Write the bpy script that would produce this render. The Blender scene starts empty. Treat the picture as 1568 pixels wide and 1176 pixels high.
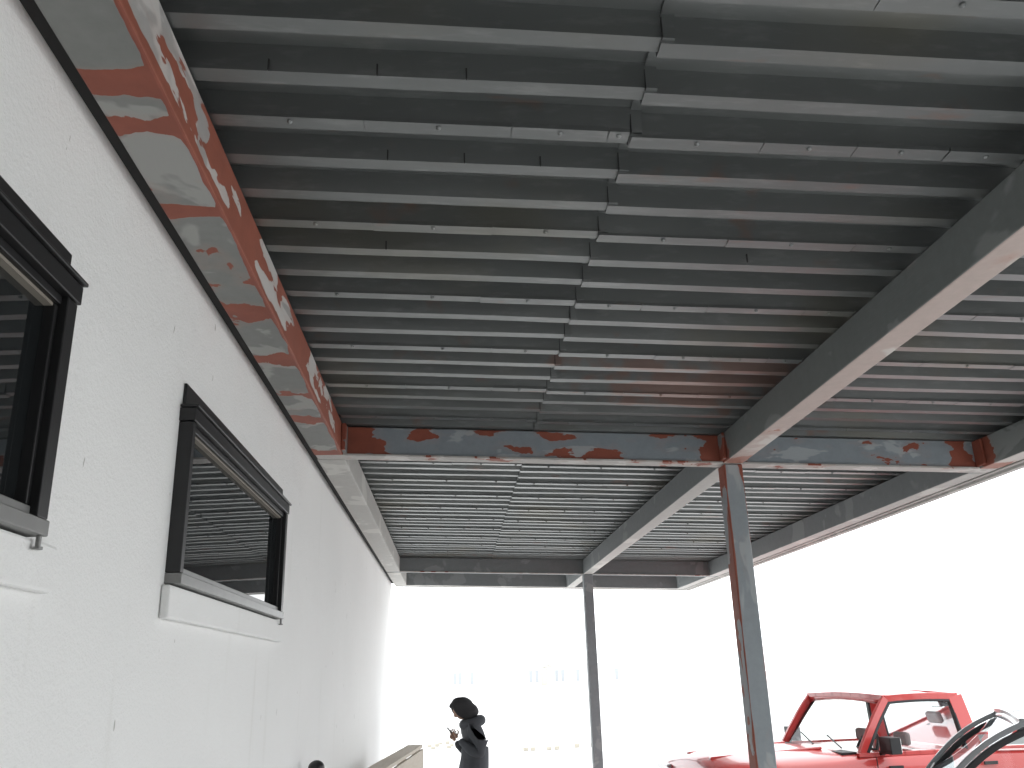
import bpy, bmesh, math, random
from mathutils import Vector, Matrix, noise
random.seed(4)
S=bpy.context.scene
CH=2.05   # camera height
# ------------------------------------------------------------ helpers
def empty(name,loc=(0,0,0),rz=0):
    e=bpy.data.objects.new(name,None); S.collection.objects.link(e)
    e.location=loc; e.rotation_euler=(0,0,rz); e.empty_display_size=.2
    return e
def mkobj(name,bm,mats,parent=None,smooth=False,bevel=0,recalc=True):
    if recalc: bmesh.ops.recalc_face_normals(bm,faces=bm.faces[:])
    me=bpy.data.meshes.new(name); bm.to_mesh(me); bm.free()
    if not isinstance(mats,(list,tuple)): mats=[mats]
    for m in mats: me.materials.append(m)
    o=bpy.data.objects.new(name,me); S.collection.objects.link(o)
    if parent: o.parent=parent
    if smooth:
        for p in me.polygons: p.use_smooth=True
    if bevel:
        b=o.modifiers.new('b','BEVEL'); b.width=bevel; b.segments=2; b.limit_method='ANGLE'
    return o
def addbox(bm,x0,x1,y0,y1,z0,z1,zf=None,mi=0,bmi=None):
    zf=zf or (lambda x,y:0)
    v=[bm.verts.new((x,y,z+zf(x,y))) for z in (z0,z1) for (x,y) in ((x0,y0),(x1,y0),(x1,y1),(x0,y1))]
    fs=[(0,3,2,1),(4,5,6,7),(0,1,5,4),(1,2,6,5),(2,3,7,6),(3,0,4,7)]
    for i,f in enumerate(fs):
        fa=bm.faces.new([v[k] for k in f]); fa.material_index = bmi if (i==0 and bmi is not None) else mi
    return v
def addbar(bm,p0,p1,w,h,mi=0,up=Vector((0,0,1))):
    p0=Vector(p0);p1=Vector(p1);d=(p1-p0).normalized()
    s=d.cross(up)
    if s.length<1e-4: s=d.cross(Vector((0,1,0)))
    s.normalize(); u=s.cross(d)
    vs=[]
    for p in (p0,p1):
        for a,b in ((-1,-1),(1,-1),(1,1),(-1,1)): vs.append(bm.verts.new(p+s*a*w/2+u*b*h/2))
    for f in ((0,3,2,1),(4,5,6,7),(0,1,5,4),(1,2,6,5),(2,3,7,6),(3,0,4,7)):
        bm.faces.new([vs[k] for k in f]).material_index=mi
def addcyl(bm,c,r,h,axis='Z',seg=24,r2=None,mi=0):
    m=Matrix.Translation(c)
    if axis=='Y': m=m@Matrix.Rotation(math.pi/2,4,'X')
    if axis=='X': m=m@Matrix.Rotation(math.pi/2,4,'Y')
    r=bmesh.ops.create_cone(bm,cap_ends=True,segments=seg,radius1=r,radius2=r if r2 is None else r2,depth=h,matrix=m)
    for v in r['verts']:
        for f in v.link_faces: f.material_index=mi
def addtorus(bm,c,R,r,rot=Matrix.Identity(4),n=28,m=10,mi=0):
    g=[]
    for i in range(n):
        a=2*math.pi*i/n; row=[]
        for j in range(m):
            b=2*math.pi*j/m
            p=Vector(((R+r*math.cos(b))*math.cos(a),(R+r*math.cos(b))*math.sin(a),r*math.sin(b)))
            row.append(bm.verts.new(Vector(c)+(rot@p)))
        g.append(row)
    for i in range(n):
        for j in range(m):
            bm.faces.new((g[i][j],g[(i+1)%n][j],g[(i+1)%n][(j+1)%m],g[i][(j+1)%m])).material_index=mi
# ------------------------------------------------------------ materials
class NT:
    def __init__(s,name):
        s.m=bpy.data.materials.new(name); s.m.use_nodes=True; s.t=s.m.node_tree; s.n=s.t.nodes; s.l=s.t.links
        s.b=s.n['Principled BSDF']; s.tc=s.n.new('ShaderNodeTexCoord')
    def link(s,a,b): s.l.new(a,b)
    def noise(s,scale=5,detail=5,rough=.55,stretch=(1,1,1),off=(0,0,0),dist=0):
        mp=s.n.new('ShaderNodeMapping'); mp.inputs['Scale'].default_value=stretch; mp.inputs['Location'].default_value=off
        s.link(s.tc.outputs['Object'],mp.inputs['Vector'])
        n=s.n.new('ShaderNodeTexNoise'); n.inputs['Scale'].default_value=scale; n.inputs['Detail'].default_value=min(detail,3.5)
        n.inputs['Roughness'].default_value=rough; n.inputs['Distortion'].default_value=dist
        s.link(mp.outputs[0],n.inputs['Vector']); return n.outputs['Fac']
    def math(s,op,a,b=None,clamp=False):
        n=s.n.new('ShaderNodeMath'); n.operation=op; n.use_clamp=clamp
        for i,x in enumerate((a,b)):
            if x is None: continue
            if isinstance(x,(int,float)): n.inputs[i].default_value=x
            else: s.link(x,n.inputs[i])
        return n.outputs[0]
    def step(s,v,a,b):
        n=s.n.new('ShaderNodeMapRange'); n.interpolation_type='SMOOTHSTEP'
        n.inputs['From Min'].default_value=a; n.inputs['From Max'].default_value=b
        s.link(v,n.inputs['Value']); return n.outputs['Result']
    def mix(s,f,a,b):
        n=s.n.new('ShaderNodeMix'); n.data_type='RGBA'
        if isinstance(f,(int,float)): n.inputs[0].default_value=f
        else: s.link(f,n.inputs[0])
        for i,x in ((6,a),(7,b)):
            if isinstance(x,tuple): n.inputs[i].default_value=(*x,1)
            else: s.link(x,n.inputs[i])
        return n.outputs[2]
    def xyz(s):
        n=s.n.new('ShaderNodeSeparateXYZ'); s.link(s.tc.outputs['Object'],n.inputs[0]); return n.outputs
    def bump(s,h,strength=.2,dist=.01):
        n=s.n.new('ShaderNodeBump'); n.inputs['Strength'].default_value=strength; n.inputs['Distance'].default_value=dist
        s.link(h,n.inputs['Height']); s.link(n.outputs[0],s.b.inputs['Normal'])
    def col(s,c): 
        if isinstance(c,tuple): s.b.inputs['Base Color'].default_value=(*c,1)
        else: s.link(c,s.b.inputs['Base Color'])
    def set(s,**k):
        for a,v in k.items(): s.b.inputs[a.replace('_',' ')].default_value=v
def simple(name,c,rough=.6,metal=0,var=.15,scale=12,bump=0,**k):
    t=NT(name); n=t.noise(scale,2)
    t.col(t.mix(n,tuple(x*(1-var) for x in c),tuple(min(1,x*(1+var)) for x in c)))
    t.set(Roughness=rough,Metallic=metal,**k)
    if bump: t.bump(t.noise(scale*4,3),bump,.01)
    return t.m
RED=(.26,.072,.044)
def primer(name,gray=(.30,.31,.31),light=(.48,.48,.47),thr=.6,lthr=.56,pulses=(),stretch=(1,1,1),scale=3.2,red=RED,off=(0,0,0),pink=0):
    t=NT(name); p=t.xyz()
    n=t.noise(scale,7,.5,stretch,off,.25)
    v=n
    for ax,c,w,amp in pulses:
        d=t.math('ABSOLUTE',t.math('SUBTRACT',p[ax],c))
        k=t.math('SUBTRACT',1.0,t.math('DIVIDE',d,w),clamp=True)
        v=t.math('ADD',v,t.math('MULTIPLY',k,amp))
    fine=t.noise(38,2,.6,tuple(a*b for a,b in zip(stretch,(1,.35,1))))
    v=t.math('ADD',v,t.math('MULTIPLY',t.math('SUBTRACT',fine,.5),.07))
    m=t.step(v,thr,thr+.012)
    l=t.step(t.noise(scale*.8,4,.55,stretch,(7,3,1),.4),lthr,lthr+.05)
    g=t.mix(t.noise(22,3,.6),tuple(x*.86 for x in gray),tuple(x*1.12 for x in gray))
    g=t.mix(l,g,light)
    g=t.mix(t.math('MULTIPLY',t.step(v,thr-.10,thr),.15+pink),g,(.42,.26,.21))
    r=t.mix(t.noise(9,3,.6),tuple(x*.72 for x in red),tuple(x*1.25 for x in red))
    t.col(t.mix(m,g,r)); t.set(Roughness=.62)
    t.bump(t.math('ADD',fine,t.math('MULTIPLY',m,.8)),.2,.004)
    return t.m
# ------------------------------------------------------------ canopy
def slope(x,y=0): return -0.035*(x+.715)
BB=CH+1.424; BT=BB+.2
D1,D2,D3=5.70,12.40,14.4
Y0=-3.0
canopy=empty('steel_canopy')
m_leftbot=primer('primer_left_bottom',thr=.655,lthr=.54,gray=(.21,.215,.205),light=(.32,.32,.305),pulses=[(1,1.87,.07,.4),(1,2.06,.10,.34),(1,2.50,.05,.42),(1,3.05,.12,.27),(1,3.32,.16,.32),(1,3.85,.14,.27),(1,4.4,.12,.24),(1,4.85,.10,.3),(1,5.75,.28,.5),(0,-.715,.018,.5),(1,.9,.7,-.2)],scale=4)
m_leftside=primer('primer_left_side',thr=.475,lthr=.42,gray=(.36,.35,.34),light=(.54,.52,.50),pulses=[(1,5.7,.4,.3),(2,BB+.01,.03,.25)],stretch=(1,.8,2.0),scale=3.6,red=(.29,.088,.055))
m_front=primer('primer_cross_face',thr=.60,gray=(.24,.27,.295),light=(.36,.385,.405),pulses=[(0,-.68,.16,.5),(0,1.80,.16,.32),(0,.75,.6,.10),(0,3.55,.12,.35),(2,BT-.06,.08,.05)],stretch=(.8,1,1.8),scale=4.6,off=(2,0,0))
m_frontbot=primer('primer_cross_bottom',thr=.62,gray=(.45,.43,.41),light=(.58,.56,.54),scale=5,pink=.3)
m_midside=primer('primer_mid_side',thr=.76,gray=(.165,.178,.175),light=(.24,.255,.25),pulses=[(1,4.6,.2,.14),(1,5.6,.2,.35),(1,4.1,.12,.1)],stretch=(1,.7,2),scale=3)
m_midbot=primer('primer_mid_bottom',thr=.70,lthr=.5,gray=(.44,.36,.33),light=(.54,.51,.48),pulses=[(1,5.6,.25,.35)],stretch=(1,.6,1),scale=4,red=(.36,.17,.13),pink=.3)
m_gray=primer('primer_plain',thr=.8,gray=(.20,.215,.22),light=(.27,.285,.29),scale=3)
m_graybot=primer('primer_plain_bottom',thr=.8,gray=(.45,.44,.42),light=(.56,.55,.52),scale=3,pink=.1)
m_col=primer('primer_column',thr=.68,gray=(.27,.30,.32),light=(.36,.385,.40),pulses=[(0,1.862,.011,.40),(2,BB-.1,.22,.22),(2,BB-1.1,.25,.08),(0,1.985,.005,.15)],stretch=(1.4,1,.55),scale=4.5)
m_col2=primer('primer_column_far',thr=.8,gray=(.26,.285,.30),light=(.34,.36,.37),scale=4)

def lbeam(name,x0,x1,y0,y1,ms,mb,zb=BB,zt=BT,side=0):
    bm=bmesh.new(); c=(x0+x1)/2 if side==0 else side
    addbox(bm,x0,x1,y0,y1,zb+slope(c),zt+slope(c),mi=0,bmi=1)
    return mkobj(name,bm,[ms,mb],canopy,bevel=.007)
def cbeam(name,x0,x1,y0,y1,ms,mb,dz=0,zt=0):
    bm=bmesh.new(); addbox(bm,x0,x1,y0,y1,BB+dz,BT-.003+zt,zf=slope,mi=0,bmi=1)
    return mkobj(name,bm,[ms,mb],canopy,bevel=.006)
XL0,XL1=-.900,-.715; XM0,XM1=1.854,1.990; XO0,XO1=3.66,3.80
segs=[(Y0,-1.12),(-.98,D1),(D1+.14,D2),(D2+.14,D3)]
for i,(a,b) in enumerate(segs):
    near=i<2
    lbeam(f'left_beam_{i}',XL0,XL1,a,b-.002 if i<3 else b-.12,m_leftside if near else m_graybot,m_leftbot if near else m_graybot,side=-.715)
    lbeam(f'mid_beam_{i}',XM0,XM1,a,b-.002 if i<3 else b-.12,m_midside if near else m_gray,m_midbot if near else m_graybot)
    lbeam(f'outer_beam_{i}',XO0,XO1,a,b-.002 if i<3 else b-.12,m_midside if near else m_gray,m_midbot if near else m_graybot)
for i,(y,ms,mb) in enumerate([(-1.12,m_gray,m_graybot),(D1,m_front,m_frontbot),(D2,m_gray,m_gray),(D3-.12,m_gray,m_graybot)]):
    cbeam(f'cross_beam_{i}',XL0+.001,XO1-.001,y+.001,y+.137,ms,mb,dz=.002 if i<3 else .0)
bm=bmesh.new()
for y in (D1,D2):
    addbox(bm,XL1+.003,XM0-.002,y-.012,y+.0,BB-.004,BB+.010,zf=slope)
    addbox(bm,XM1+.002,XO0-.002,y-.012,y+.0,BB-.004,BB+.010,zf=slope)
mkobj('cross_beam_lip',bm,m_frontbot,canopy,bevel=.002)
bm=bmesh.new()
for y in (D1-.012,):
    addbox(bm,XL1+.002,XL1+.03,y-.10,y+.010,BB+.012,BT-.01,zf=slope)
    addbox(bm,XM0-.022,XM0-.002,y-.09,y+.010,BB+.012,BT-.01,zf=slope)
    addbox(bm,XM1+.002,XM1+.018,y-.07,y+.010,BB+.012,BT-.01,zf=slope)
    addbox(bm,XO0-.02,XO0-.002,y-.09,y+.010,BB+.012,BT-.01,zf=slope)
m_redplate=primer('primer_red_plate',thr=.42,gray=(.2,.2,.2),scale=5)
mkobj('joint_plates',bm,m_redplate,canopy,bevel=.003)
for i,(y,mm) in enumerate([(-1.12,m_col2),(D1,m_col),(D2,m_col2)]):
    bm=bmesh.new(); 
    z1=BB+slope(1.92)-.003
    addbox(bm,XM0+.003,XM1-.003,y+.002,y+.138,.02,z1)
    addbox(bm,XM0-.07,XM1+.07,y-.07,y+.21,.004,.02)
    for sx in (XM0-.04,XM1+.04):
        for sy in (y-.04,y+.18): addcyl(bm,(sx,sy,.04),.014,.04,seg=6)
    mkobj(f'column_{i}',bm,mm,canopy,bevel=.008)
bm=bmesh.new()
addbox(bm,3.845,3.90,Y0,D3+.03,BB-.02+slope(3.85),BT+.10+slope(3.85))
addbox(bm,XO1+.002,3.842,Y0,D3+.02,BB-.004+slope(3.85),BB+.006+slope(3.85))
addbox(bm,XL0-.0,3.843,D3+.022,D3+.05,BB-.01,BT+.09,zf=slope)
mkobj('edge_fascia',bm,m_graybot,canopy,bevel=.004)

# --- decking
t=NT('galvanised_deck'); p=t.xyz()
base=t.mix(t.noise(2.2,3,.6,(.5,1,1)),(.19,.20,.20),(.27,.28,.278))
base=t.mix(t.math('MULTIPLY',t.step(t.noise(26,3,.65,(.25,1,1)),.5,.75),.4),base,(.35,.36,.355))
yel=t.math('MULTIPLY',t.step(t.noise(1.1,3,.5,(1,1,1),(4,1,0)),.52,.7),.35)
base=t.mix(yel,base,(.25,.225,.165))
dx=t.math('ABSOLUTE',t.math('SUBTRACT',p[0],1.45)); dy=t.math('ABSOLUTE',t.math('SUBTRACT',p[1],4.7))
reg=t.math('MULTIPLY',t.math('SUBTRACT',1.0,t.math('DIVIDE',dx,1.25),clamp=True),t.math('SUBTRACT',1.0,t.math('DIVIDE',dy,.9),clamp=True))
rm=t.step(t.math('ADD',t.noise(3,3,.6,(1,3,1)),t.math('MULTIPLY',reg,.3)),.62,.76)
base=t.mix(t.math('MULTIPLY',rm,.55),base,(.32,.17,.13))
t.col(base); t.set(Metallic=.78)
rr_=t.n.new('ShaderNodeMapRange'); rr_.inputs['To Min'].default_value=.32; rr_.inputs['To Max'].default_value=.50
t.link(t.noise(7,3,.6,(.3,1,1)),rr_.inputs['Value']); t.link(rr_.outputs[0],t.b.inputs['Roughness'])
t.bump(t.noise(9,2,.6,(.4,2,1)),.15,.01)
m_deck=t.m
PI=.2107; LAP0=2.285
def prof():
    k0=math.floor((Y0-LAP0)/PI)+1; k1=int((D3-LAP0)/PI)
    pts=[]
    for k in range(k0,k1):
        y=LAP0+k*PI
        pts+= [(y,0,k),(y+.056,0,k),(y+.068,.078,k),(y+PI-.012,.078,k)]
    return pts
def sheet(name,x0,x1,dz,dy,nx,seed):
    bm=bmesh.new(); P=prof(); rows=[]
    for i in range(nx+1):
        x=x0+(x1-x0)*i/nx; row=[]
        for (y,z,k) in P:
            w=noise.noise(Vector((x*1.3,k*3.1+seed,z*9)))*.004
            w2=noise.noise(Vector((x*.9+9,k*2.3+seed,4)))*.005
            row.append(bm.verts.new((x,y+dy+w2,BT+z+dz+w+slope(x)+.001)))
        rows.append(row)
    for i in range(nx):
        for j in range(len(P)-1):
            bm.faces.new((rows[i][j],rows[i+1][j],rows[i+1][j+1],rows[i][j+1]))
    o=mkobj(name,bm,m_deck,canopy,recalc=False)
    s=o.modifiers.new('s','SOLIDIFY'); s.thickness=.0018; s.offset=1
    return o
sheet('deck_sheet_a',XL0,.60,.007,-.004,22,0)
sheet('deck_sheet_b',.565,3.84,0,.009,40,50)
bm=bmesh.new()
k0=int((Y0-LAP0)/(3*PI)); k1=int((D3-LAP0)/(3*PI))
for k in range(k0,k1+1):
    y=LAP0+3*k*PI
    for (xa,xb,dz,dy) in ((XL1+.01,.562,.004,-.004),(.566,XM0-.01,-.004,.009),(XM1+.01,XO0-.01,-.004,.009)):
        x=xa
        while x<xb-.05:
            L=min(random.choice((.30,.42,.45,.5)),xb-x)
            j=random.uniform(-.002,.002); hw=random.uniform(.006,.013)
            addbox(bm,x+.001,x+L-.003,y-.006+dy+j,y+.050+dy,BT-.003+dz+j,BT-.0012+dz+j,zf=slope)
            addbox(bm,x+.001,x+L-.003,y-.009+dy+j,y-.006+dy+j,BT-.0035+dz+j,BT+hw+dz,zf=slope)
            cx=x+L*.5
            bmesh.ops.create_uvsphere(bm,u_segments=8,v_segments=5,radius=.009,matrix=Matrix.Translation((cx,y+.012+dy,BT-.003+dz+slope(cx))))
            x+=L
mkobj('side_lap_seam',bm,m_deck,canopy)
m_dark=simple('dark_gap',(.03,.03,.03),.9)
bm=bmesh.new()
for k in range(-20,56):
    y=LAP0+k*PI
    addbox(bm,.5635,.5650,y-.015,y-.0,BT+.002,BT+.066,zf=slope)
for (x,k) in ((-.20,-1),(.05,-1),(-.2,1),(.05,1),(.3,1),(-.5,-1),(-.25,4),(1.2,4)):
    y=LAP0+k*PI
    addbox(bm,x,x+.004,y-.0205,y-.012,BT+.001,BT+.036,zf=slope)
mkobj('deck_clips',bm,m_dark,canopy)

# ------------------------------------------------------------ building
bld=empty('white_stucco_building')
t=NT('white_stucco')
c=t.mix(t.noise(.9,3,.5),(.82,.82,.81),(.88,.88,.87))
c=t.mix(t.math('MULTIPLY',t.step(t.noise(3.2,3,.6,(1,2,.25)),.58,.85),.35),c,(.64,.63,.59))
c=t.mix(t.math('MULTIPLY',t.step(t.noise(13,1,.4,(1,2.8,.9),(3,0,2)),.80,.82),.7),c,(.34,.33,.30))
c=t.mix(t.math('MULTIPLY',t.step(t.noise(50,2,.4,(1,1.4,.6)),.78,.81),.45),c,(.45,.43,.39))
t.col(c); t.set(Roughness=.85)
t.bump(t.math('ADD',t.math('MULTIPLY',t.noise(2.6,3,.5),3.0),t.math('MULTIPLY',t.noise(90,2,.6),.6)),.4,.014)
m_st=t.m
XW=-.96
W=[(-.05,2.02),(3.06,4.92)]; WZ0,WZ1=CH+.325,CH+.965
ys=sorted([Y0-3,D3+.02]+[v for w in W for v in w]); zs=[0,WZ0,WZ1,4.6]
bm=bmesh.new()
def isop(y,z): return any(a<y<b for a,b in W) and WZ0<z<WZ1
for i in range(len(ys)-1):
    for j in range(3):
        if isop((ys[i]+ys[i+1])/2,(zs[j]+zs[j+1])/2): continue
        bm.faces.new([bm.verts.new(v) for v in ((XW,ys[i],zs[j]),(XW,ys[i+1],zs[j]),(XW,ys[i+1],zs[j+1]),(XW,ys[i],zs[j+1]))])
for a,b in W:
    for q in (((a,WZ0),(b,WZ0)),((b,WZ0),(b,WZ1)),((b,WZ1),(a,WZ1)),((a,WZ1),(a,WZ0))):
        (ya,za),(yb,zb)=q
        bm.faces.new([bm.verts.new(v) for v in ((XW,ya,za),(XW,yb,zb),(XW-.2,yb,zb),(XW-.2,ya,za))])
E=D3+.02; B=Y0-3
for q in (((XW,E,0),(XW-9,E,0),(XW-9,E,4.6),(XW,E,4.6)),((XW,B,0),(XW-9,B,0),(XW-9,B,4.6),(XW,B,4.6)),((XW-9,B,0),(XW-9,E,0),(XW-9,E,4.6),(XW-9,B,4.6)),((XW,B,4.6),(XW,E,4.6),(XW-9,E,4.6),(XW-9,B,4.6))):
    bm.faces.new([bm.verts.new(v) for v in q])
bmesh.ops.remove_doubles(bm,verts=bm.verts[:],dist=.0005)
mkobj('walls',bm,m_st,bld)
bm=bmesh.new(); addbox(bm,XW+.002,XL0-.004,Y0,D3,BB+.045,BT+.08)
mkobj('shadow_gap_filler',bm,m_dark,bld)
m_blk=simple('black_aluminium',(.020,.020,.021),.38,.2)
m_alu=simple('grey_aluminium',(.22,.22,.215),.4,.4)
m_tan=simple('tan_seal',(.26,.235,.20),.7)
t=NT('window_glass'); t.col((.012,.014,.015)); t.set(Roughness=.015); t.b.inputs['IOR'].default_value=2.2
t.bump(t.noise(1.3,1,.5,(1,1,1.5)),.035,.02); m_gl=t.m
for wi,(a,b) in enumerate(W):
    w=empty(f'window_{wi+1}'); w.parent=bld
    bm=bmesh.new(); z0,z1=WZ0,WZ1
    addbox(bm,XW-.02,XW+.050,a-.012,a+.026,z0+.040,z1-.072)
    addbox(bm,XW-.02,XW+.050,b-.040,b+.012,z0+.040,z1-.072)
    addbox(bm,XW-.02,XW+.056,a-.018,b+.018,z1-.070,z1-.022)
    addbox(bm,XW+.001,XW+.066,a-.022,b+.022,z1-.020,z1-.010)
    addbox(bm,XW+.001,XW+.012,a-.0,b+.03,z1-.008,z1+.075)
    addbox(bm,XW-.015,XW+.036,a+.028,b-.042,z1-.094,z1-.072)
    addbox(bm,XW-.015,XW+.030,a+.028,a+.044,z0+.065,z1-.096)
    addbox(bm,XW-.015,XW+.030,b-.058,b-.042,z0+.065,z1-.096)
    mkobj('frame',bm,m_blk,w,bevel=.003)
    bm=bmesh.new()
    addbox(bm,XW-.02,XW+.056,a-.012,b+.012,z0+.002,z0+.038)
    addbox(bm,XW-.015,XW+.034,a+.028,b-.042,z0+.039,z0+.063)
    mkobj('sill_frame',bm,m_alu,w,bevel=.003)
    bm=bmesh.new()
    addbox(bm,XW+.002,XW+.024,a+.045,b-.059,z1-.103,z1-.095)
    mkobj('seal',bm,m_tan,w)
    bm=bmesh.new()
    addbox(bm,XW-.004,XW+.004,a+.03,b-.045,z0+.05,z1-.08)
    mkobj('pane',bm,m_gl,w)
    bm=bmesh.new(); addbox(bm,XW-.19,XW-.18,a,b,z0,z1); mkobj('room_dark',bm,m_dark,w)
    bm=bmesh.new(); addbox(bm,XW+.001,XW+.032,a-.04,b+.13,z0-.112,z0-.003)
    mkobj('plaster_sill',bm,m_st,w,bevel=.008)
    bm=bmesh.new(); addcyl(bm,(XW+.046,b-.01,z0-.012),.006,.026); addcyl(bm,(XW+.046,b-.01,z0-.026),.011,.006)
    mkobj('sill_bolt',bm,m_alu,w)
rb=empty('rear_light_blocker')  # unseen block added behind the camera to keep light off the deck webs
bm=bmesh.new(); addbox(bm,XW+.05,15,-14,-6.3,0,5.2); mkobj('walls',bm,simple('blocker_grey',(.15,.15,.15),.9,scale=3),rb)
bm=bmesh.new(); addbox(bm,XW+.0,15.1,-14.1,-6.2,5.2,5.4); mkobj('blocker_cap',bm,m_alu,rb)
bm=bmesh.new(); addbox(bm,2,5,-6.29,-6.25,.02,3.0); addbox(bm,7,8.6,-6.29,-6.25,1,2.4); mkobj('blocker_panels',bm,m_blk,rb)
# ------------------------------------------------------------ ground
t=NT('pale_concrete_ground')
c=t.mix(t.noise(.25,3,.6),(.60,.60,.59),(.69,.69,.68))
c=t.mix(t.math('MULTIPLY',t.step(t.noise(3,3,.65),.55,.8),.3),c,(.50,.49,.475))
t.col(c); t.set(Roughness=.9)
bm=bmesh.new(); s=700
bm.faces.new([bm.verts.new(v) for v in ((-s,-s,0),(s,-s,0),(s,s,0),(-s,s,0))])
mkobj('ground',bm,t.m)
db=empty('distant_building',(0,150,0))
m_pale=simple('pale_render',(.78,.78,.77),.9,var=.03); m_pwin=simple('pale_window',(.40,.42,.44),.9,var=.12); m_pbeige=simple('pale_beige',(.50,.48,.42),.8,var=.05)
bm=bmesh.new(); addbox(bm,-1,16,0,9,0,3.3); mkobj('hall',bm,m_pale,db)
bm=bmesh.new(); addbox(bm,16.1,32,1,9,0,3.6); addbox(bm,15.9,32.2,.8,9.2,3.6,3.8); mkobj('annex',bm,m_pale,db)
bm=bmesh.new(); addbox(bm,12.2,16.4,-.3,9.3,3.3,3.5); addbox(bm,14.6,15.6,-.4,-.05,.6,3.0); mkobj('roof_edge',bm,m_pbeige,db)
bm=bmesh.new()
for x in (0.2,1.0,3.0,12.6,13.6,17.0,18.0,20.5,23.4,27): addbox(bm,x,x+.55,-.05 if x<15.5 else .94,-.01 if x<15.5 else .98,1.0,2.8)
mkobj('windows',bm,m_pwin,db)
bm=bmesh.new()
for (cx,cy,n,rows) in ((-.9,29,7,3),(2.0,27,6,1),(3.6,27.5,5,1)):
    for r in range(rows):
        for i in range(n):
            if random.random()<.25: continue
            x=cx+i*.24+random.uniform(-.03,.03)+r*.1; y=cy+r*.9+random.uniform(-.06,.06)
            addbox(bm,x,x+.15,y,y+.1,.003,.06+random.uniform(0,.05))
mkobj('concrete_blocks',bm,simple('tan_block',(.42,.39,.33),.9),bevel=.01)
t=NT('weathered_wood'); c=t.mix(t.noise(6,3,.6,(6,.6,6)),(.50,.44,.36),(.68,.62,.54)); t.col(c); t.set(Roughness=.8); m_wood=t.m
lg=empty('wooden_guard_rail')
bm=bmesh.new()
addbar(bm,(-.72,7.2,1.33),(-.42,10.7,1.33),.17,.035)
addbar(bm,(-.64,7.2,1.20),(-.34,10.7,1.20),.03,.20)
mkobj('cap_board',bm,m_wood,lg,bevel=.004)
bm=bmesh.new()
for i in range(4):
    f=i/3; x=-.71+.3*f; y=7.25+3.4*f
    addbox(bm,x-.045,x+.045,y-.045,y+.045,.003,1.31)
addbar(bm,(-.70,7.25,.65),(-.40,10.65,.65),.03,.12)
mkobj('posts',bm,m_wood,lg,bevel=.004)
bm=bmesh.new(); addcyl(bm,(-.85,6.0,.77),.032,1.54,seg=20)
bmesh.ops.create_uvsphere(bm,u_segments=20,v_segments=12,radius=.052,matrix=Matrix.Translation((-.85,6.0,1.54))@Matrix.Diagonal((1,1,.9,1)))
addcyl(bm,(-.85,6.0,1.50),.055,.05,seg=20); addcyl(bm,(-.85,6.0,.012),.09,.02,seg=20)
mkobj('vent_pipe',bm,m_blk,smooth=True)

# ------------------------------------------------------------ vehicles
def carpaint(name,c):
    t=NT(name); t.col(t.mix(t.noise(3,2),tuple(x*.93 for x in c),c)); t.set(Roughness=.28); t.b.inputs['Coat Weight'].default_value=.7; t.b.inputs['Coat Roughness'].default_value=.05; return t.m
m_redp=carpaint('red_car_paint',(.60,.06,.055)); m_suv=carpaint('silver_car_paint',(.24,.25,.26))
m_rub=simple('tyre_rubber',(.02,.02,.02),.85); m_trim=simple('black_trim',(.02,.02,.022),.5)
m_chr=simple('chrome',(.7,.7,.7),.15,1.0,var=.03); m_rim=simple('alloy',(.45,.45,.46),.3,.9,var=.05)
t=NT('car_glass'); gl=t.n.new('ShaderNodeBsdfGlossy'); gl.inputs['Roughness'].default_value=.03; gl.inputs['Color'].default_value=(.95,.97,1,1)
tr_=t.n.new('ShaderNodeBsdfTransparent'); tr_.inputs['Color'].default_value=(.90,.93,.92,1)
ly=t.n.new('ShaderNodeLayerWeight'); ly.inputs['Blend'].default_value=.22
ms=t.n.new('ShaderNodeMixShader'); t.link(ly.outputs['Fresnel'],ms.inputs[0]); t.link(tr_.outputs[0],ms.inputs[1]); t.link(gl.outputs[0],ms.inputs[2])
t.link(ms.outputs[0],t.n['Material Output'].inputs['Surface']); m_cg=t.m
m_seat=simple('seat_cloth',(.28,.28,.28),.9)
t=NT('headlamp_lens'); t.col((.75,.76,.78)); t.set(Roughness=.1); t.b.inputs['Coat Weight'].default_value=1; m_lens=t.m
m_amber=simple('amber_lens',(.7,.25,.04),.2)
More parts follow.
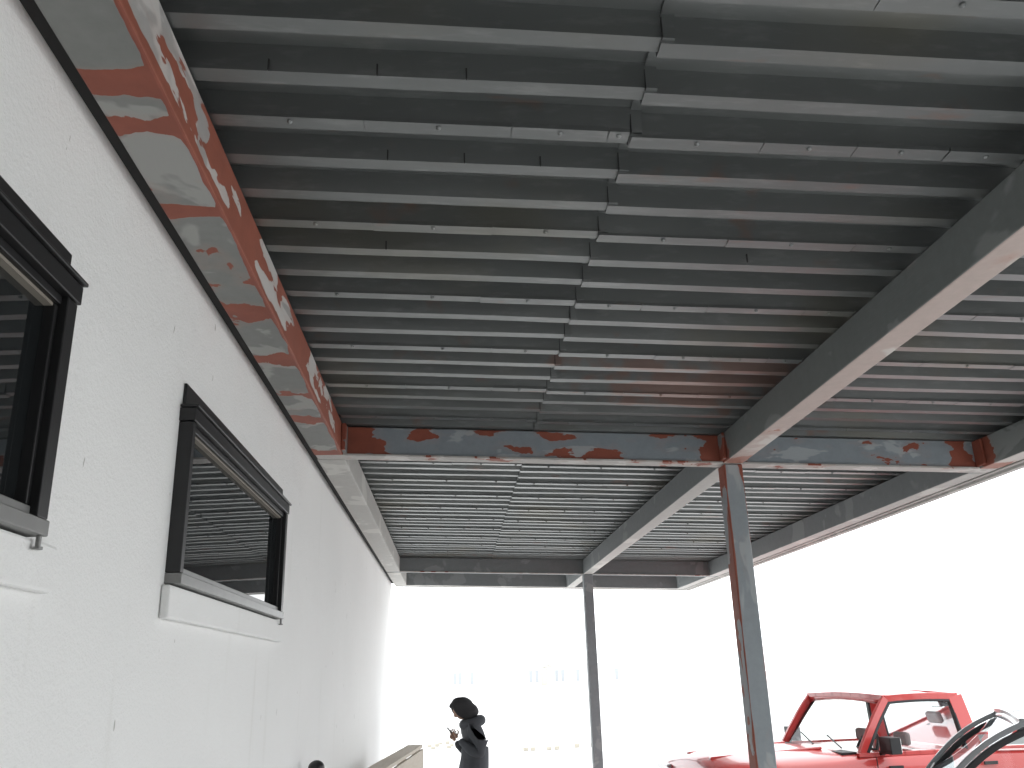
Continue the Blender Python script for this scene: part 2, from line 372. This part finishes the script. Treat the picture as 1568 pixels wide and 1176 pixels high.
def vehicle(name,loc,rz,paint,st,gh,wheels,wr,hw,pillar=None,pw=.06,bow=.05,seal=.025,bw=1.5):
    e=empty(name,loc,rz)
    bm=bmesh.new(); rings=[]
    for (x,w,zb,zs_,zt,cr) in st:
        half=[(w*.55,zb),(w*.93,zb+.02),(w,zb+.12),(w*1.0,(zb+zs_)/2),(w*.985,zs_-.05),(w*.94,zs_),(w*.84,(zs_+zt)/2+.01),(w*.6,zt),(w*.3,zt+cr*.8),(0,zt+cr)]
        ring=[bm.verts.new((x,-y,z)) for y,z in half]+[bm.verts.new((x,y,z)) for y,z in reversed(half[:-1])]
        rings.append(ring)
    n=len(rings[0])
    for i in range(len(rings)-1):
        for j in range(n): bm.faces.new((rings[i][j],rings[i+1][j],rings[i+1][(j+1)%n],rings[i][(j+1)%n]))
    bm.faces.new(rings[0]); bm.faces.new(list(reversed(rings[-1])))
    body=mkobj('body',bm,paint,e,smooth=True)
    ss=body.modifiers.new('sub','SUBSURF'); ss.levels=1; ss.render_levels=1
    bm=bmesh.new()
    for x in wheels:
        for s in (-1,1): addcyl(bm,(x,s*(hw-.06),wr),wr+.07,.42,'Y',32)
    cut=mkobj('wheel_well_cut',bm,m_trim,None)
    cut.parent=e
    bo=body.modifiers.new('bo','BOOLEAN'); bo.object=cut; bo.operation='DIFFERENCE'
    dg=bpy.context.evaluated_depsgraph_get(); dg.update()
    me=bpy.data.meshes.new_from_object(body.evaluated_get(dg)); body.modifiers.clear(); body.data=me
    bpy.data.objects.remove(cut)
    for p in me.polygons: p.use_smooth=True
    try: me.set_sharp_from_angle(angle=math.radians(40))
    except Exception: pass
    bm=bmesh.new()
    for x in wheels:
        for s in (-1,1):
            R=Matrix.Rotation(math.pi/2,4,'X'); c=(x,s*(hw-.13),wr)
            addtorus(bm,c,wr-.10,.105,R,32,12,0)
            addcyl(bm,c,wr-.12,.16,'Y',28,mi=1)
            addcyl(bm,(x,s*(hw-.05),wr),.07,.05,'Y',16,mi=1)
            for k in range(6):
                a=k*math.pi/3
                addbar(bm,(x,s*(hw-.045),wr),(x+math.cos(a)*(wr-.13),s*(hw-.055),wr+math.sin(a)*(wr-.13)),.05,.03,1,up=Vector((0,1,0)))
    mkobj('wheels',bm,[m_rub,m_rim],e,smooth=False)
    xa,za,xr1,xr2,xc,zr,wb,wr_=gh['xa'],gh['za'],gh['xr1'],gh['xr2'],gh['xc'],gh['zr'],gh['wb'],gh['wr']
    pm=pillar or paint
    bm=bmesh.new()
    nx,ny=12,8; g=[]
    for i in range(nx+1):
        f=i/nx; x=xr1-.03+(xr2-xr1+.06)*f; row=[]
        for j in range(ny+1):
            h=-1+2*j/ny; z=zr+.045*(1-h*h)-.04*abs(2*f-1)**3
            row.append(bm.verts.new((x,h*(wr_+.02),z)))
        g.append(row)
    for i in range(nx):
        for j in range(ny): bm.faces.new((g[i][j],g[i+1][j],g[i+1][j+1],g[i][j+1]))
    r=mkobj('roof',bm,paint,e,smooth=True); so=r.modifiers.new('s','SOLIDIFY'); so.thickness=.05
    bm=bmesh.new()
    def arc(p0,p1,bow,n=8,w=pw,h=.05,mi=0):
        p0=Vector(p0);p1=Vector(p1); pts=[]
        for i in range(n+1):
            f=i/n; q=p0.lerp(p1,f); q.z+=bow*math.sin(math.pi*f); pts.append(q)
        for a,b in zip(pts,pts[1:]): addbar(bm,a-(b-a)*.08,b+(b-a)*.08,w,h,mi,up=Vector((0,1,.01)))
    for s in (-1,1):
        arc((xa,s*wb,za),(xr1,s*wr_,zr-.02),bow)
        arc((xr1,s*wr_,zr-.02),(xr2,s*wr_,zr-.02),.012,w=pw*.9)
        arc((xr2,s*wr_,zr-.02),(xc,s*wb,za),.01,w=pw*bw)
        arc((xa-.03,s*wb,za-.01),(xc+.03,s*wb,za-.01),0,w=.04)
        for xb in gh.get('b',()): arc((xb,s*wb,za),(xb+.02,s*wr_,zr-.03),0,w=.05,mi=1)
        arc((xa+.06,s*(wb-.002),za+.01),(xr1+.03,s*(wr_-.002),zr-.06),bow*.9,w=seal,h=.058,mi=1)
        arc((xr1+.02,s*(wr_-.002),zr-.06),(xr2-.02,s*(wr_-.002),zr-.06),.012,w=seal*.8,h=.058,mi=1)
        arc((xr2-.06,s*(wr_-.002),zr-.06),(xc-.09,s*(wb-.002),za),.01,w=seal*.8,h=.058,mi=1)
        if gh.get('q'):
            arc((xa+gh['q'],s*(wb+.001),za),(xa+gh['q']+.02,s*(wr_+.02),zr-.08),0,w=.02,h=.03,mi=1)
    arc((xr1,-wr_,zr-.01),(xr1,wr_,zr-.01),.02); arc((xr2,-wr_,zr-.01),(xr2,wr_,zr-.01),.02)
    # cowl and wipers
    addbox(bm,xa-.16,xa+.0,-wb+.08,wb-.08,za-.02,za+.012,mi=1)
    for y in (-.5,.1): addbar(bm,(xa-.02,y,za+.03),(xa+.10,y+.5,za+.12),.015,.015,1)
    mkobj('pillars',bm,[pm,m_trim],e,bevel=.006)
    bm=bmesh.new()
    def q(*v): bm.faces.new([bm.verts.new(x) for x in v])
    q((xa,-wb,za),(xa,wb,za),(xr1,wr_,zr-.02),(xr1,-wr_,zr-.02))
    q((xc,-wb,za),(xc,wb,za),(xr2,wr_,zr-.02),(xr2,-wr_,zr-.02))
    for s in (-1,1): q((xa,s*wb,za),(xc,s*wb,za),(xr2,s*wr_,zr-.02),(xr1,s*wr_,zr-.02))
    mkobj('glazing',bm,m_cg,e)
    bm=bmesh.new()
    sx=xr1+.30; zt_=min(1.24,zr-.45)
    for s in (-.38,.38):
        addbox(bm,sx,sx+.12,s-.22,s+.22,.75,zt_); addbox(bm,sx+.03,sx+.10,s-.12,s+.12,zt_+.02,zt_+.15); addbox(bm,sx-.42,sx,s-.22,s+.22,.62,.78)
    mkobj('seats',bm,m_seat,e,bevel=.03)
    bm=bmesh.new(); R=Matrix.Rotation(math.radians(-62),4,'Y')
    addtorus(bm,(xr1-.04,-.38,za+.0),.185,.016,R)
    addbar(bm,(xr1-.04,-.56,za),(xr1-.04,-.20,za),.03,.03); addbar(bm,(xr1-.04,-.38,za-.02),(xr1-.3,-.38,za-.14),.05,.05)
    mkobj('steering_wheel',bm,m_trim,e,smooth=True)
    bm=bmesh.new()
    for s in (-1,1):
        mx=xa+.20
        def bl(x,y,z,sx_,sy_,sz_,mi):
            r=bmesh.ops.create_cube(bm,size=1,matrix=Matrix.Translation((x,y,z))@Matrix.Diagonal((sx_,sy_,sz_,1)))
            for v in r['verts']:
                for f in v.link_faces: f.material_index=mi
        bl(mx,s*(wb+.19),za+.08,.11,.20,.15,0)
        bl(mx+.058,s*(wb+.19),za+.08,.012,.18,.13,1)
        addbar(bm,(mx,s*(wb),za-.01),(mx,s*(wb+.12),za+.04),.05,.04)
    mkobj('mirrors',bm,[m_trim,m_chr],e,bevel=.03)
    bm=bmesh.new()
    for s in (-1,1):
        for dx_ in gh.get('doors',()):
            addbox(bm,dx_,dx_+.006,s*hw*1.0-.006,s*hw*1.0+.003,.45,za-.03)
            addbox(bm,dx_+.12,dx_+.26,s*hw-.0,s*hw+.02*s,za-.14,za-.11)
    mkobj('door_lines',bm,m_trim,e)
    return e
hwT=.92
st=[(.0,.84,.45,1.02,1.10,.03),(.05,.90,.36,1.12,1.18,.04),(.35,.92,.34,1.15,1.22,.05),(.9,.92,.34,1.17,1.25,.05),(1.45,.92,.34,1.20,1.25,.03),(1.7,.92,.34,1.22,1.24,.0),(2.8,.92,.34,1.22,1.24,0),(3.3,.92,.36,1.20,1.22,0),(4.5,.92,.4,1.20,1.22,0),(5.25,.9,.45,1.19,1.21,0),(5.3,.86,.5,1.15,1.18,0)]
tr=vehicle('red_pickup_truck',(2.38,9.60,0),math.radians(5),m_redp,st,dict(xa=1.50,za=1.24,xr1=1.86,xr2=2.62,xc=2.70,zr=1.75,wb=.84,wr=.78,b=(),doors=(1.6,2.6)),(.95,4.3),.37,hwT,pw=.07,bow=.02,seal=.03,bw=2.2)
bm=bmesh.new()
addbox(bm,-.035,.05,-.48,.48,.74,1.04,mi=0)
for i in range(5): addbox(bm,-.05,-.037,-.47,.47,.76+i*.055,.775+i*.055,mi=1)
addbox(bm,-.06,-.036,-.52,.52,1.045,1.075,mi=1)
addbox(bm,-.14,.06,-.88,.88,.42,.66,mi=1)
for s in (-1,1):
    a=.5*s;b=.86*s
    addbox(bm,-.03,.14,min(a,b),max(a,b),.86,1.10,mi=2)
    a=.865*s;b=.925*s
    addbox(bm,.03,.22,min(a,b),max(a,b),.88,1.08,mi=3)
mkobj('front_end',bm,[m_trim,m_chr,m_lens,m_amber],tr,bevel=.012)
bm=bmesh.new(); addbox(bm,2.95,5.2,-.76,.76,1.222,1.236); mkobj('bed_cover',bm,m_trim,tr,bevel=.01)
bm=bmesh.new()
for s in (-1,1): addbar(bm,(2.9,s*.86,1.245),(5.25,s*.86,1.245),.07,.03)
mkobj('bed_rails',bm,m_redp,tr,bevel=.008)
bm=bmesh.new()
for s in (-1,1): addbar(bm,(.15,s*.33,1.215),(1.30,s*.42,1.275),.07,.03)
mkobj('hood_creases',bm,m_redp,tr,bevel=.014)

st=[(.0,.70,.35,.72,.80,.03),(.10,.84,.26,.82,.92,.04),(.5,.91,.24,.98,1.04,.05),(1.1,.92,.24,1.06,1.10,.04),(1.3,.92,.24,1.12,1.14,.02),(1.6,.92,.24,1.15,1.16,.0),(3.2,.92,.24,1.17,1.18,0),(4.2,.91,.28,1.17,1.18,0),(4.6,.86,.4,1.10,1.14,0),(4.66,.80,.5,1.05,1.08,0)]
sv=vehicle('parked_suv',(2.64,7.42,0),math.radians(-26),m_suv,st,dict(xa=1.02,za=1.16,xr1=1.66,xr2=3.9,xc=4.45,zr=1.67,wb=.83,wr=.76,b=(2.5,3.4),doors=(1.35,2.5,3.4)),(.85,3.65),.35,.92,pw=.035,bow=.07,seal=.04)
bm=bmesh.new()
addbox(bm,-.03,.06,-.45,.45,.55,.78,mi=0)
for i in range(3): addbox(bm,-.04,-.031,-.44,.44,.58+i*.07,.60+i*.07,mi=1)
for s in (-1,1):
    a=.47*s;b=.76*s; addbox(bm,.0,.2,min(a,b),max(a,b),.66,.82,mi=2)
mkobj('front_end',bm,[m_trim,m_chr,m_lens],sv,bevel=.015)

# ------------------------------------------------------------ person
person=empty('person',(.24,11.9,0),math.radians(12)); person.scale=(1.03,1.03,1.015)
m_jack=simple('dark_jacket',(.065,.07,.08),.85,bump=.5,scale=8,var=.3); m_trou=simple('dark_trousers',(.05,.055,.07),.9)
m_skin=simple('skin',(.36,.21,.15),.55,var=.06); m_hair=simple('dark_hair',(.02,.015,.012),.7); m_shoe=simple('boots',(.04,.03,.025),.7)
m_hood=simple('black_hood',(.03,.03,.032),.9)
def skin(name,pts,edges,rad,mat,parent,sub=2,root=0):
    me=bpy.data.meshes.new(name); me.from_pydata([Vector(p) for p in pts],edges,[])
    o=bpy.data.objects.new(name,me); S.collection.objects.link(o)
    m=o.modifiers.new('skin','SKIN'); m.use_smooth_shade=True
    sv_=me.skin_vertices[0].data
    for i,r in enumerate(rad):
        sv_[i].radius=(r,r) if not isinstance(r,tuple) else r
        sv_[i].use_root=(i==root)
    s=o.modifiers.new('s','SUBSURF'); s.levels=sub; s.render_levels=sub
    dg=bpy.context.evaluated_depsgraph_get(); dg.update()
    m2=bpy.data.meshes.new_from_object(o.evaluated_get(dg)); o.modifiers.clear(); o.data=m2
    m2.materials.clear()
    for mm in (mat if isinstance(mat,list) else [mat]): m2.materials.append(mm)
    for p in m2.polygons: p.use_smooth=True
    o.parent=parent; return o
pts=[(.02,0,.96),(.04,0,1.10),(.05,0,1.25),(.02,0,1.38),(-.03,0,1.47),(-.08,0,1.55),
 (.0,.17,1.41),(.05,.245,1.26),(.07,.25,1.12),(-.06,.19,1.16),(-.17,.09,1.26),
 (.0,-.17,1.41),(.05,-.245,1.26),(.07,-.25,1.12),(-.06,-.19,1.18),(-.17,-.08,1.30),
 (.02,.10,.88),(-.02,.105,.50),(.02,.11,.10),(-.13,.12,.045),
 (.02,-.10,.88),(.01,-.105,.50),(.06,-.11,.10),(-.09,-.12,.045)]
ed=[(0,1),(1,2),(2,3),(3,4),(4,5),(3,6),(6,7),(7,8),(8,9),(9,10),(3,11),(11,12),(12,13),(13,14),(14,15),(0,16),(16,17),(17,18),(18,19),(0,20),(20,21),(21,22),(22,23)]
rad=[(.17,.14),(.165,.14),(.18,.155),(.18,.15),.095,.062, .098,.080,.074,.062,.046, .098,.080,.074,.062,.046, .098,.068,.048,.040, .098,.068,.048,.040]
body=skin('body',pts,ed,rad,[m_jack,m_trou,m_shoe],person)
for p in body.data.polygons:
    z=p.center.z; p.material_index=0 if z>.90 else (1 if z>.10 else 2)
def lathe(name,prof_,mat,par,n=28):
    bm=bmesh.new(); rr=[]
    for (cx,cy,z,rx,ry) in prof_:
        rr.append([bm.verts.new((cx+rx*math.cos(2*math.pi*i/n)*(1+.03*math.sin(5*2*math.pi*i/n+z*20)),cy+ry*math.sin(2*math.pi*i/n),z)) for i in range(n)])
    for a,b in zip(rr,rr[1:]):
        for i in range(n): bm.faces.new((a[i],a[(i+1)%n],b[(i+1)%n],b[i]))
    o=mkobj(name,bm,mat,par,smooth=True); s=o.modifiers.new('s','SOLIDIFY'); s.thickness=.008
    s=o.modifiers.new('u','SUBSURF'); s.levels=1;s.render_levels=1
    return o
lathe('jacket_skirt',[(.02,0,.86,.165,.20),(.02,0,.90,.190,.22),(.03,0,1.0,.180,.215),(.04,0,1.10,.168,.205),(.045,0,1.20,.168,.205)],m_jack,person)
H=Vector((-.125,0,1.640))
bm=bmesh.new(); bmesh.ops.create_uvsphere(bm,u_segments=32,v_segments=24,radius=1)
for v in bm.verts:
    x,y,z=v.co
    w=1.0-.22*max(0,-z)**1.2
    X=x*.098*(1-.12*max(0,-z)); Y=y*.076*w; Z=z*.118
    if x<-.2:
        g=lambda cy,cz,s:math.exp(-((y-cy)**2+(z-cz)**2)/s)
        X-=.026*g(0,-.18,.016)+.012*g(0,.02,.012)
        X-=.010*g(0,-.58,.02)+.012*g(0,-.85,.03)
        X+=.012*(g(.38,.05,.03)+g(-.38,.05,.03))
        X-=.006*(g(.35,.22,.03)+g(-.35,.22,.03))
    v.co=(X,Y,Z)
for s in (-1,1):
    bmesh.ops.create_uvsphere(bm,u_segments=10,v_segments=8,radius=1,matrix=Matrix.Translation((.008,s*.078,-.005))@Matrix.Diagonal((.018,.008,.030,1)))
    bmesh.ops.create_uvsphere(bm,u_segments=10,v_segments=8,radius=.011,matrix=Matrix.Translation((-.080,s*.029,.008)))
hd=mkobj('head',bm,[m_skin,m_hair],person,smooth=True); hd.location=H; hd.rotation_euler=(0,math.radians(-34),0)
for p in hd.data.polygons:
    c=p.center
    if (c.z>.055 or (c.x>.01 and c.z>-.05)) : p.material_index=1
bm=bmesh.new(); bmesh.ops.create_uvsphere(bm,u_segments=32,v_segments=20,radius=1)
for v in list(bm.verts):
    if v.co.x<-.72 and v.co.z<.62: bm.verts.remove(v)
for v in bm.verts:
    x,y,z=v.co; v.co=(x*.150+.010-.02*max(0,z),y*.125,z*.152)
    if z<-.3: v.co.x+=.07*(-z); v.co.y*=1.18; v.co.z-=.03
    v.co+=Vector((0,0,.006*math.sin(x*9+y*7)))
hood=mkobj('hood',bm,m_hood,person,smooth=True); hood.location=H+Vector((.004,0,.004)); hood.rotation_euler=(0,math.radians(-34),0)
s=hood.modifiers.new('s','SOLIDIFY'); s.thickness=.012
bm=bmesh.new(); addtorus(bm,(.015,0,1.485),.115,.062,Matrix.Rotation(math.radians(-14),4,'Y')@Matrix.Diagonal((.95,1.15,1,1)),28,12)
mkobj('collar',bm,m_jack,person,smooth=True)
def hand(name,base,d,side):
    base=Vector(base); d=Vector(d).normalized(); lat=Vector((0,0,1)).cross(d).normalized()*side; up=d.cross(lat)*side
    P=[base,base+d*.045,base+d*.085]; R=[(.022,.026),(.03,.02),(.028,.016)]; Ed=[(0,1),(1,2)]
    skin(name+'_palm',P,Ed,R,m_skin,person,2)
    for i,(o,L) in enumerate(((-.030,.068),(-.010,.078),(.010,.072),(.029,.056))):
        b=base+d*.078+up*o
        pp=[b-d*.02,b,b+d*L*.45-lat*.008,b+d*L*.7-lat*.03,b+d*L*.72-lat*.052]
        skin(f'{name}_finger_{i}',pp,[(0,1),(1,2),(2,3),(3,4)],[.009,.009,.0085,.008,.007],m_skin,person,1)
    b=base+d*.03+up*.03
    skin(name+'_thumb',[b-up*.012,b,b+up*.022+d*.022-lat*.015,b+up*.022+d*.048-lat*.03],[(0,1),(1,2),(2,3)],[.012,.012,.010,.008],m_skin,person,1)
hand('hand_l',(-.185,.075,1.275),(-.6,-.35,.75),-1)
hand('hand_r',(-.185,-.065,1.315),(-.6,.35,.75),1)
bm=bmesh.new(); addbox(bm,-.012,.0,-.036,.036,-.07,.07)
ph=mkobj('held_phone',bm,m_blk,person,bevel=.005); ph.location=(-.255,.0,1.39); ph.rotation_euler=(0,math.radians(-40),0)

# ------------------------------------------------------------ camera
p_=math.radians(18.52); ps=math.radians(4.29); r_=math.radians(1.75)
F=Vector((math.sin(ps)*math.cos(p_),math.cos(ps)*math.cos(p_),math.sin(p_)))
R0=Vector((math.cos(ps),-math.sin(ps),0)); U0=R0.cross(F)
R=R0*math.cos(r_)-U0*math.sin(r_); U=U0*math.cos(r_)+R0*math.sin(r_)
cam=bpy.data.cameras.new('camera'); co=bpy.data.objects.new('camera',cam); S.collection.objects.link(co)
M=Matrix(((R.x,U.x,-F.x,0),(R.y,U.y,-F.y,0),(R.z,U.z,-F.z,CH),(0,0,0,1)))
co.matrix_world=M; cam.lens=30.65; cam.sensor_width=36; cam.clip_end=2000; cam.clip_start=.02
S.camera=co
# ------------------------------------------------------------ light
w=bpy.data.worlds.new('World'); S.world=w; w.use_nodes=True; nt=w.node_tree
bg=nt.nodes['Background']; sky=nt.nodes.new('ShaderNodeTexSky'); sky.sky_type='NISHITA'; sky.sun_disc=False
el=math.radians(48); az=math.radians(60)
sky.sun_elevation=el; sky.sun_rotation=az; sky.dust_density=4; sky.air_density=1
mx=nt.nodes.new('ShaderNodeMix'); mx.data_type='RGBA'; mx.inputs[0].default_value=.88
nt.links.new(sky.outputs[0],mx.inputs[6]); mx.inputs[7].default_value=(19.6,20.1,20.5,1)
nt.links.new(mx.outputs[2],bg.inputs['Color']); bg.inputs['Strength'].default_value=.15
sl=bpy.data.lights.new('sun','SUN'); sl.energy=1.5; sl.angle=math.radians(14); sl.color=(1,.98,.95)
so=bpy.data.objects.new('sun',sl); S.collection.objects.link(so)
d=Vector((math.sin(az)*math.cos(el),math.cos(az)*math.cos(el),math.sin(el)))
so.rotation_euler=d.to_track_quat('Z','Y').to_euler(); so.location=d*50
S.view_settings.view_transform='Standard'; S.view_settings.look='None'; S.view_settings.exposure=0
